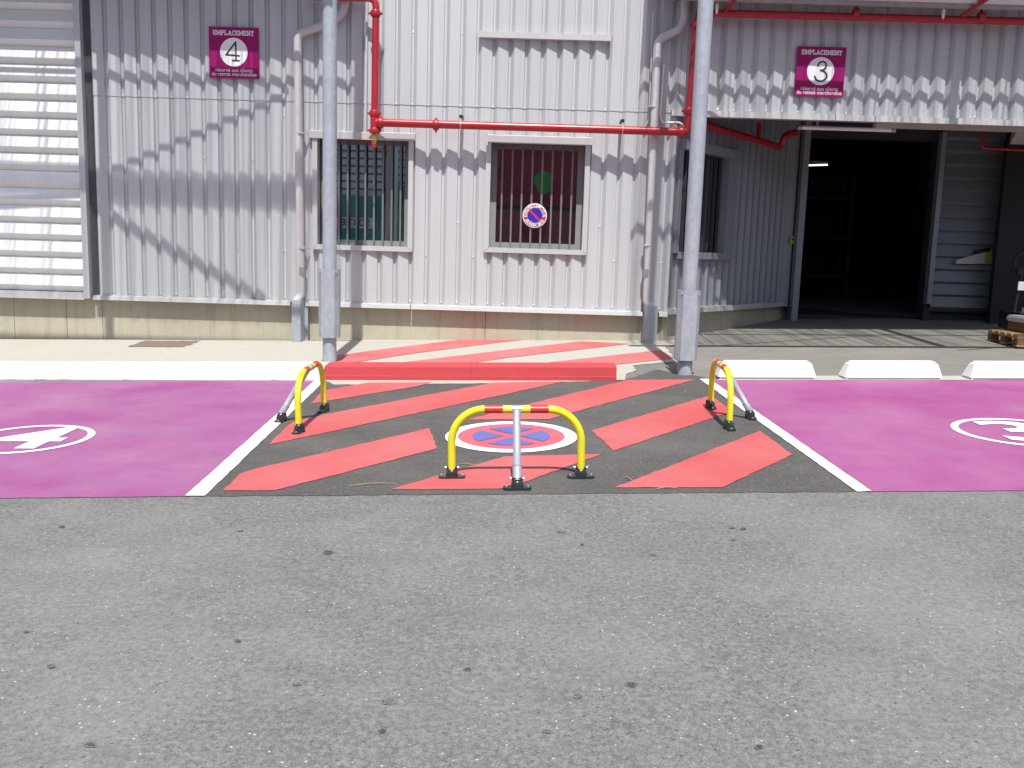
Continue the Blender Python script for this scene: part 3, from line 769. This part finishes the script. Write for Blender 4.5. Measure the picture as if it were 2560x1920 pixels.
# branch inside the recess
R0 = at(1735, 303, 12.1); R1 = at(1952, 369, 13.4)
RB = empty('sprinkler_branch', R1, 'red sprinkler branch sloping down below the lintel inside the entrance recess', 'pipe')
MB().tube(rounded([R0 - R1, Vector((0, 0, 0)), at(1962, 338, 13.35) - R1, at(1990, 330, 13.5) - R1], .06), .045, 14).build('pipe', MT['pipe_red'], RB)
MB().tube([at(1896, 350, 13.05) - R1, at(1898, 308, 13.05) - R1], .03, 10).build('drop_pipe', MT['pipe_red'], RB)
R2 = at(2455, 370, 13.2)
RC = empty('sprinkler_drop', R2, 'thin red pipe bent along the ceiling edge above the black curtain', 'pipe')
MB().tube(rounded([at(2457, 320, 13.2) - R2, Vector((0, 0, 0)), at(2575, 376, 13.2) - R2], .05), .022, 10).build('pipe', MT['pipe_red'], RC)

# ------------------------------------------------------------------ downpipes
def downpipe(label, pts, foot, box, band):
    y = YW - .10
    P = [at(px, py, yy) for px, py, yy in pts]; e = empty('downpipe', P[-1], label, 'downpipe', 'grey rainwater downpipes')
    r = .05
    MB().tube([p - e.location for p in rounded(P, .09)], r, 18).build('pipe', MT['pipe_grey'], e)
    x0, x1, ya, yb = box; a = at(x0, yb, YW - .12); b = at(x1, ya, YW - .12); c = e.location
    zb = gz(a.x, YW - .1); m = MB()
    xa, xb = a.x - c.x, b.x - c.x; yf = YW - .20 - c.y; ybk = YW + .02 - c.y
    w_ = xb - xa
    pr = [(xa, ybk), (xa, ybk - .06), (xa + .18 * w_, yf), (xa + .72 * w_, yf), (xb - .04, ybk - .06), (xb, ybk - .06), (xb, ybk)]
    m.prism([(x, yy, zb - c.z + .0) for x, yy in pr], (0, 0, b.z - zb)).build('pipe_guard', MT['galv2'], e)
    q = at(*band[:2], y) - c; MB().tube([q, q + Vector((0, 0, -.10))], r + .003, 18).build('tape_band', MT['pipe_band'], e)
    for px, py in band[2:]:
        q = at(px, py, y) - c; MB().tube([q, q + Vector((0, 0, -.018))], r + .010, 18).build('pipe_clip', MT['pipe_grey'], e)
        MB().tube([q + Vector((r + .005, 0, -.009)), q + Vector((r + .03, .06, -.009))], .008, 8).build('clip_screw', MT['pipe_grey'], e)
    return e
yd = YW - .10
downpipe('grey downpipe left of the barred windows, between sign 4 and the left post', [(862, -14, yd), (862, 25, yd), (838, 52, yd), (744, 85, yd), (752, 722, yd), (752, 738, yd), (738, 758, yd - .03)], None,
         (726, 766, 750, 850), (754, 668, (751, 331), (754, 618)))
downpipe('grey downpipe at the entrance corner beside the right post', [(1712, -14, yd), (1711, 48, yd), (1700, 72, yd), (1644, 100, yd), (1617, 742, yd), (1617, 756, yd), (1632, 772, yd - .03)], None,
         (1607, 1648, 766, 864), (1617, 673, (1632, 265), (1619, 611)))

# thin conduits
def conduit(label, pts, r, mat, Y=YW - .02, cat='conduit'):
    P = [at(px, py, Y) for px, py in pts]; e = MB().tube([p - P[0] for p in rounded(P, .05)], r, 8).build('cable_conduit', mat); e.location = P[0]
    return tag(e, label, cat)
conduit('thin grey conduit beside the left red riser pipe', [(918, -6), (913, 345)], .016, MT['pipe_grey'])
conduit('thin grey conduit running down beside the right downpipe', [(1634, 30), (1622, 300), (1612, 318)], .011, MT['pipe_grey'], YW - .05)
conduit('white cable trunking right of the right downpipe ending above the red pipe', [(1659, 160), (1650, 292), (1656, 307), (1700, 306), (1712, 318)], .014, MT['white_pl'], YW - .04)

# ------------------------------------------------------------------ signs
SLAB = {'E': [[(0, 0), (0, 1)], [(-.08, 0), (.55, 0), (.55, .22)], [(-.08, 1), (.55, 1), (.55, .8)], [(0, .52), (.38, .52)]],
        'M': [[(0, 0), (0, 1), (.4, .25), (.8, 1), (.8, 0)], [(-.1, 0), (.12, 0)], [(.68, 0), (.9, 0)], [(-.1, 1), (.06, 1)], [(.74, 1), (.9, 1)]],
        'P': [[(0, 0), (0, 1)], [(-.08, 1), (.38, 1), (.55, .86), (.55, .64), (.38, .48), (0, .48)], [(-.1, 0), (.14, 0)]],
        'L': [[(0, 0), (0, 1)], [(-.1, 1), (.12, 1)], [(-.08, 0), (.52, 0), (.52, .24)]],
        'A': [[(0, 0), (.34, 1), (.68, 0)], [(.12, .34), (.56, .34)], [(-.12, 0), (.1, 0)], [(.58, 0), (.8, 0)]],
        'C': [[(.6, .75), (.6, .92), (.42, 1), (.2, 1), (0, .75), (0, .25), (.2, 0), (.42, 0), (.62, .16)]],
        'N': [[(0, 0), (0, 1), (.6, 0), (.6, 1)], [(-.1, 0), (.12, 0)], [(-.1, 1), (.05, 1)], [(.5, 1), (.72, 1)]],
        'T': [[(.3, 0), (.3, 1)], [(0, .78), (0, 1), (.6, 1), (.6, .78)], [(.16, 0), (.44, 0)]]}
WID = {'E': .55, 'M': .8, 'P': .55, 'L': .52, 'A': .68, 'C': .6, 'N': .6, 'T': .6}
def strokes(m, lines, wdt, y):                 # polylines (x, z) as flat strokes standing at depth y
    for ln in lines:
        for (a, b), (c, d) in zip(ln, ln[1:]):
            p, q = Vector((a, b)), Vector((c, d)); t = (q - p).normalized(); n = Vector((-t.y, t.x)) * wdt / 2; t = t * wdt / 2
            ps = [p - t - n, q + t - n, q + t + n, p - t + n]; y -= .00004
            m.add([(v.x, y, v.y) for v in ps], [(0, 1, 2, 3)])
def smooth_line(pts, n=6):
    out = []; P = [pts[0]] + pts + [pts[-1]]
    for i in range(1, len(P) - 2):
        for k in range(n):
            t = k / n; p0, p1, p2, p3 = [Vector(q) for q in P[i - 1:i + 3]]
            v = .5 * ((2 * p1) + (p2 - p0) * t + (2 * p0 - 5 * p1 + 4 * p2 - p3) * t * t + (3 * p1 - p0 - 3 * p2 + p3) * t ** 3); out.append((v.x, v.y))
    return out + [pts[-1]]
def bay_sign(corner, W, H, num, label):
    e = empty('bay_sign', corner, label, 'sign', 'magenta bay number signs')   # origin: lower left corner
    MB().box(0, W, -.006, .012, 0, H).build('panel', MT['magenta'], e, .002)
    cx, cz, r = .5 * W, .51 * H, .277 * W
    MB().add([(cx + r * math.cos(q), -.0085, cz + r * math.sin(q)) for q in [2 * math.pi * i / 64 for i in range(64)]], [list(range(64))]).build('disc', MT['sign_white'], e)
    m = MB(); word = 'EMPLACEMENT'; tot = sum(WID[c] for c in word) + .36 * (len(word) - 1); sc = .80 * W / tot; x = .1 * W; hh = .078 * H
    for c in word:
        strokes(m, [[(x + a * sc, .845 * H + b * hh) for a, b in ln] for ln in SLAB[c]], .0095, -.0082); x += (WID[c] + .36) * sc
    m.build('heading', MT['sign_white'], e)
    m = MB()
    def nz(a, b): return (a * W, (1 - b) * H)
    if num == '4':
        ls = [[nz(.535, .30), nz(.345, .545), nz(.605, .56)], [nz(.54, .30), nz(.545, .655)], [nz(.48, .655), nz(.60, .655)]]
    else:
        up = smooth_line([nz(.435, .385), nz(.46, .325), nz(.52, .30), nz(.585, .325), nz(.60, .39), nz(.57, .45), nz(.50, .475)])
        lo = smooth_line([nz(.50, .475), nz(.59, .51), nz(.63, .58), nz(.60, .65), nz(.52, .69), nz(.43, .67), nz(.385, .60)])
        ls = [up, lo]
    strokes(m, ls, .020, -.0105); m.build('numeral', MT['ink'], e)
    for s, zc, sz in (('réservé aux clients', .155 * H, .062), ('du retrait marchandise', .075 * H, .062)):
        vs, fs = text_geo(s, sz, .0003); MB().add([(W * .5 + v.x * .98, -.0085, zc + v.y) for v in vs], fs).build('small_print', MT['sign_white'], e)
    return e
ys = YW - .03
def sign_at(x0, x1, y0, y1, num, label, cx, cy):
    ctr = at(cx, cy, ys); W = at(x1, cy, ys).x - at(x0, cy, ys).x; H = at(cx, y0, ys).z - at(cx, y1, ys).z
    return bay_sign(ctr - Vector((W / 2, 0, H / 2)), W, H, num, label)
sign_at(522, 646, 68, 196, '4', 'magenta square sign numbered 4 on the wall left of the downpipe', 585, 132)
sign_at(1990, 2112, 117, 242, '3', 'magenta square sign numbered 3 above the entrance lintel', 2051, 179.5)
# round no-parking sign fixed to the bars of the right window
yn = YW + .155
nc = at(1337, 539, yn); NR = (at(1367, 539, yn).x - at(1306.5, 539, yn).x) / 2
e = empty('no_parking_sign', nc, 'round no parking sign in red and blue fixed on the right window bars', 'sign')
MB().tube([(0, .008, 0), (0, -.002, 0)], NR, 48).build('panel', MT['sign_white'], e)
def vdisc(name, r, y, mat, par): MB().add([(r * math.cos(q), y, r * math.sin(q)) for q in [2 * math.pi * i / 48 for i in range(48)]], [list(range(48))]).build(name, mat, par)
vdisc('red_field', NR * .94, -.004, MT['sred'], e); vdisc('blue_field', NR * .60, -.006, MT['sblue'], e)
m = MB(); strokes(m, [[(-NR * .45, NR * .45), (NR * .45, -NR * .45)]], NR * .17, -.008); m.build('slash', MT['sred'], e)
m = MB()
def round_text(s, q0, q1, rr, flip):
    for i, ch in enumerate(s):
        if ch == ' ': continue
        q = q0 + (q1 - q0) * i / (len(s) - 1); vs, fs = text_geo(ch, .064, .002)
        rot = q - math.pi / 2 if not flip else q + math.pi / 2
        m.add([(rr * math.cos(q) + v.x * math.cos(rot) - v.y * math.sin(rot), -.0085, rr * math.sin(q) + v.x * math.sin(rot) + v.y * math.cos(rot)) for v in vs], fs)
round_text('DÉFENSE DE STATIONNER', math.radians(178), math.radians(2), NR * .77, False)
round_text('ACCÈS POMPIERS', math.radians(215), math.radians(325), NR * .77, True)
m.build('lettering', MT['sign_white'], e)

# ------------------------------------------------------------------ parking hoops
def ground_matrix(p, rz):
    z = GN; x = Vector((math.cos(rz), math.sin(rz), 0)); y = z.cross(x).normalized(); x = y.cross(z)
    m = Matrix.Identity(4)
    for i in range(3): m[i][0], m[i][1], m[i][2], m[i][3] = x[i], y[i], z[i], p[i]
    return m
def hoop():
    e = empty('parking_hoop'); HW, HT, r = .385, .418, .0235
    B = .20
    pts = [(-HW, 0, .04), (-HW, 0, HT - B)] + [tuple(p) for p in arc((-HW + B, 0, HT - B), (-1, 0, 0), (0, 0, 1), B, 0, math.pi / 2, 10)][1:]
    pts += [(-.184, 0, HT), (.184, 0, HT)] + [tuple(p) for p in arc((HW - B, 0, HT - B), (0, 0, 1), (1, 0, 0), B, 0, math.pi / 2, 10)] + [(HW, 0, .04)]
    MB().tube(pts, r, 20).build('hoop_tube', MT['yellow'], e)
    for s in (-1, 1): MB().tube([(s * .135 - .054, 0, HT), (s * .135 + .054, 0, HT)], r + .0009, 20, False).build('red_band', MT['red_film'], e)
    MB().tube([(-.028, 0, HT), (.028, 0, HT)], r + .0012, 20, False).build('collar', MT['chrome'], e)
    FY = -.24
    top = Vector((0, -.02, HT - .01)); ft = Vector((0, FY, .05)); d = top - ft
    st = MB().tube([ft, ft + d * .2, ft + d * .205, top], [.0265, .0265, .0240, .0240], 18).build('strut', MT['chrome'], e)
    MB().tube([ft + d * .2, ft + d * .206], .0272, 18).build('strut_joint', MT['sealant'], st)
    def foot(x, y):
        m = MB()
        n = 16; pr = []
        for i in range(n):
            q = 2 * math.pi * i / n; cx_, cy_ = .058 * (1 if math.cos(q) > 0 else -1), .0
            pr.append((x + cx_ + .024 * math.cos(q), y - .004 + .034 * math.sin(q), .0))
        m.prism(pr, (0, 0, .016))
        m.tube([(x, y, .01), (x, y, .035), (x, y, .05), (x, y, .058), (x, y, .061)], [.037, .035, .031, .02, .004], 18)
        m.tube([(x, y + .01, .012), (x, y + .01, .055), (x, y + .01, .07)], [.034, .033, .030], 18)
        f = m.build('foot', MT['cast'], e, 0)
        for s in (-1, 1):
            MB().tube([(x + s * .062, y - .004, .014), (x + s * .062, y - .004, .023)], .008, 8).build('anchor_bolt', MT['bolt'], f)
            MB().tube([(x + s * .032, y + .01, .062), (x + s * .041, y + .01, .062)], .007, 8).build('pivot_bolt', MT['bolt'], f)
    foot(-HW, 0); foot(HW, 0); foot(0, FY)
    return e
h0 = hoop()
ctr = (G(1127, 1199) + G(1453, 1192)) / 2
lft = (G(752, 1085) + G(806, 1027)) / 2; rgt = (G(1829, 1073) + G(1771, 1023)) / 2
h1 = copy_tree(h0); h2 = copy_tree(h0)
for o, p, rz, lb in ((h0, ctr, .02, 'yellow folding parking hoop in the middle, in front of the painted roundel'),
                     (h1, lft, -math.pi / 2 - .03, 'yellow folding parking hoop in front of the left post, seen end on'),
                     (h2, rgt, math.pi / 2 - .03, 'yellow folding parking hoop standing before the white wheel stops')):
    p.z = gz(p.x, p.y) + .003; o.matrix_world = ground_matrix(p, rz); tag(o, lb, 'parking barrier', 'yellow parking hoops')

# ------------------------------------------------------------------ white wheel stops
def stop_mesh():
    Lb, Lt, Db, Dt, H = .97, .86, .24, .13, .17
    vs = [(-Lb / 2, 0, 0), (Lb / 2, 0, 0), (Lb / 2, Db, 0), (-Lb / 2, Db, 0), (-Lt / 2, .035, H), (Lt / 2, .035, H), (Lt / 2, .035 + Dt, H), (-Lt / 2, .035 + Dt, H)]
    fs = [(0, 3, 2, 1), (4, 5, 6, 7), (0, 1, 5, 4), (1, 2, 6, 5), (2, 3, 7, 6), (3, 0, 4, 7)]
    return MB().add(vs, fs).build('wheel_stop', MT['kerb'], None, .022, seg=3)
s0 = stop_mesh()
xa = [G(2237, 951).x - 1.235, G(2237, 951).x, G(2237, 951).x + 1.225]
for i, (x, lb) in enumerate(zip(xa, ['white concrete wheel stop nearest the right post, behind the right yellow hoop', 'middle white concrete wheel stop of the three behind bay 3', 'white concrete wheel stop at the right edge of the picture'])):
    o = s0 if i == 0 else copy_tree(s0)
    p = Vector((x, G(2237, 951).y + random.uniform(-.01, .01), 0)); p.z = gz(p.x, p.y) + .004
    o.matrix_world = ground_matrix(p, random.uniform(-.008, .008)); tag(o, lb, 'wheel stop', 'white wheel stops')

# ------------------------------------------------------------------ things in the recess
yt = YW + .28
p = at(2116, 322, yt)
e = empty('strip_light', p, 'unlit white fluorescent strip light hanging below the lintel', 'lamp')
hl = (at(2239, 326, yt).x - at(1994, 318, yt).x) / 2
MB().tube([(-hl, 0, 0), (hl, 0, 0)], .027, 12).build('diffuser', MT['white_pl'], e)
for s in (-1, 1):
    MB().tube([(s * hl, 0, 0), (s * (hl - .06), 0, 0)], .030, 12).build('end_cap', MT['steel'], e)
    MB().box(s * hl * .6 - .01, s * hl * .6 + .01, -.01, .01, .02, .95).build('bracket', MT['steel'], e)
p = at(2044, 414, 17.5); e = empty('interior_light', p, 'lit strip light glowing inside the dark warehouse doorway', 'lamp')
dpt = 1.6
MB().tube([(-.18, 0, 0), (.18, .0, .02)], .013, 10).build('tube', MT['tube_lit'], e); MB().box(-.2, .2, .03, .07, .05, .09).build('housing', MT['dark'], e)
p = at(1979, 600, YB - .12); e = empty('door_switch', p, 'small yellow push button box on the door jamb', 'switch')
MB().box(-.035, .035, -.03, .02, -.055, .055).build('case', MT['dull_yellow'], e, .006); MB().tube([(0.01, -.03, .01), (.01, -.045, .01)], .02, 12).build('button', MT['black'], e)
# tapered white and yellow board against the sliding door
yb = YB - .2; A = [at(2390, 650, yb), at(2480, 625, yb), at(2480, 659, yb), at(2390, 660, yb)]; o = sum(A, Vector()) / 4
e = empty('tapered_board', o, 'tapered white board with a yellow end against the ribbed sliding door', 'board')
q = A[0].lerp(A[1], .8); r_ = A[3].lerp(A[2], .8)
MB().prism([A[0] - o, A[3] - o, r_ - o, q - o], (0, .03, 0)).build('white_panel', MT['dull_white'], e)
MB().prism([q - o, r_ - o, A[2] - o, A[1] - o], (0, .031, 0)).build('yellow_end', MT['dull_yellow'], e)
MB().tube([at(2436, 632, yb) - o, at(2455, 627, yb) - o, at(2473, 624, yb) - o], .03, 8).build('handle', MT['black'], e)
# pallets and a hand pallet truck at the right edge
PB = G(2600, 884); PB.z = gz(PB.x, PB.y)
def pallet(loc, rz, label, mat):
    e = empty('wooden_pallet', loc, label, 'pallet', 'stacked pallets'); e.rotation_euler = (0, 0, rz)
    Wd, Dp = 1.2, .8
    for i in range(5): MB().box(-Wd / 2, Wd / 2, -Dp / 2 + i * .17, -Dp / 2 + i * .17 + .12, .122, .144).build('deck_board', mat, e)
    for i in range(3):
        x = -Wd / 2 + i * (Wd / 2 - .05)
        MB().box(x, x + .1, -Dp / 2, Dp / 2, .10, .121).build('stringer_board', mat, e)
        for j in range(3):
            y = -Dp / 2 + j * (Dp / 2 - .05); MB().box(x, x + .1, y, y + .1, .022, .099).build('block', MT['wood2'], e)
    for j in range(3):
        y = -Dp / 2 + j * (Dp / 2 - .05); MB().box(-Wd / 2, Wd / 2, y, y + .1, .0, .021).build('runner', mat, e)
    return e
base = Vector((at(2500, 840, 11.6).x + .62, 11.55, 0)); base.z = gz(base.x, base.y) + .006
pallet(base, -.06, 'pale wooden pallet at the bottom of the stack at the right edge', MT['wood'])
up = base + Vector((.1, .05, .148)); 
e = empty('wrapped_load', up, 'flat brown load wrapped in clear film lying on the pallet', 'package')
MB().box(-.48, .5, -.3, .3, 0, .12).build('carton', MT['wood2'], e, .01); MB().box(-.5, .52, -.32, .32, .121, .20).build('film', MT['wrap'], e, .02); MB().box(-.36, .45, -.2, .25, .202, .33).build('upper_carton', MT['wood'], e, .03)
tp = at(2540, 800, 12.9); tb = Vector((tp.x, 12.9, gz(tp.x, 12.9)))
e = empty('pallet_truck', tb, 'black hand pallet truck with upright tiller standing beside the pallets', 'pallet truck')
hz = at(2545, 660, 12.9).z - tb.z
MB().tube([(-.05, 0, .15), (.02, .02, hz - .12)], .022, 10).build('tiller', MT['black'], e)
loop = [Vector((.02 + .11 * math.cos(q), .02, hz + .02 + .13 * math.sin(q))) for q in [2 * math.pi * i / 18 for i in range(19)]]
MB().tube(loop, .018, 8).build('handle_loop', MT['black'], e); MB().box(-.06, .12, -.02, .05, hz - .15, hz - .05).build('control_head', MT['black'], e, .01)
MB().box(-.04, .06, -.035, -.02, hz - .36, hz - .24).build('paper_tag', MT['white_pl'], e)
for s in (-.09, .0): MB().tube([(s - .03, 0, .09), (s + .03, 0, .09)], .085, 16).build('wheel', MT['black'], e)
MB().box(.04, 1.1, -.27, -.11, .06, .11).build('fork', MT['black'], e); MB().box(.04, 1.1, .11, .27, .06, .11).build('fork', MT['black'], e); MB().box(-.1, .05, -.27, .27, .06, .3).build('fork_frame', MT['black'], e)

# ------------------------------------------------------------------ litter
def twig(px, py, a, L_, label):
    p = G(px, py); pts = [Vector((math.cos(a) * L_ * t, math.sin(a) * L_ * t + .012 * math.sin(5 * t), .010 + .006 * math.sin(3 * t))) for t in [i / 5 for i in range(6)]]
    o = MB().tube(pts, [.0022, .0028, .0026, .0024, .002, .0012], 6).build('dry_twig', MT['straw']); o.location = p; tag(o, label, 'twig', 'dry twigs on the bay')
twig(812, 1134, 1.3, .12, 'short dry twig on dark tarmac above the lower left red stripe')
twig(872, 1219, .35, .3, 'long dry twig on dark tarmac left of the middle hoop')
twig(1150, 1163, -.4, .12, 'short dry twig behind the left foot of the middle hoop')
twig(1560, 1196, -1.1, .09, 'curled dry twig right of the middle hoop')
twig(1710, 985, 1.2, .2, 'dry twig on dark tarmac in front of the right post')
twig(1640, 1227, .3, .15, 'dry twig at the front edge of the bay below the right red stripe')

# ------------------------------------------------------------------ building across the yard, seen mirrored in the window panes
OY = -11.0; og = gz(0, OY)
OB = empty('opposite_building', (0, OY - 1, og), 'pale sided building with a green SORTIE band mirrored in the left window', 'building')
def ob(name, x0, x1, y0, y1, z0, z1, mat): return MB().box(x0, x1, y0 - OY + 1, y1 - OY + 1, z0 - og, z1 - og).build(name, mat, OB)
ob('body', -30, 30, OY - 6, OY - .1, -1.2, 6.6, MT['frame'])
z = .2
while z < 6.4:
    MB().prism([Vector((-30, y - OY + 1, zz - og)) for y, zz in ((OY - .1, z), (OY, z), (OY - .05, z + .205), (OY - .1, z + .205))], (27.6, 0, 0)).build('siding_board', MT['opp'], OB); z += .28
ob('green_band', -8.2, -5.0, OY + .01, OY + .5, 1.55, 3.25, MT['green']); ob('green_panel', -4.85, -3.4, OY + .01, OY + .3, 1.0, 3.7, MT['green'])
ob('pale_column', -4.75, -4.45, OY + .31, OY + .6, -.4, 6.4, MT['opp'])
ob('sign_plate', -6.75, -5.25, OY + .505, OY + .53, 2.06, 2.44, MT['opp'])
vs, fs = text_geo('SORTIE', .34, .008)
MB().add([(-6.0 - v.x, OY + .54 - OY + 1, 2.25 + v.y - og) for v in vs], [f[::-1] for f in fs]).build('lettering', MT['ink'], OB)
ob('maroon_wall', -2.3, 4.2, OY - .05, OY + .05, -.4, 6.5, MT['maroon'])
MB().add([(.95 + .34 * math.cos(q) * (1 + .15 * math.sin(3 * q)), OY + .06 - OY + 1, 3.95 + .42 * math.sin(q) - og) for q in [2 * math.pi * i / 40 for i in range(40)]], [list(range(40))[::-1]]).build('leaf_emblem', MT['leafg'], OB)
ob('dark_doorway', 2.3, 3.6, OY + .06, OY + .1, -.4, 2.9, MT['dark'])
ob('mullion', -2.3, 4.2, OY + .06, OY + .12, 2.92, 3.06, MT['dark'])
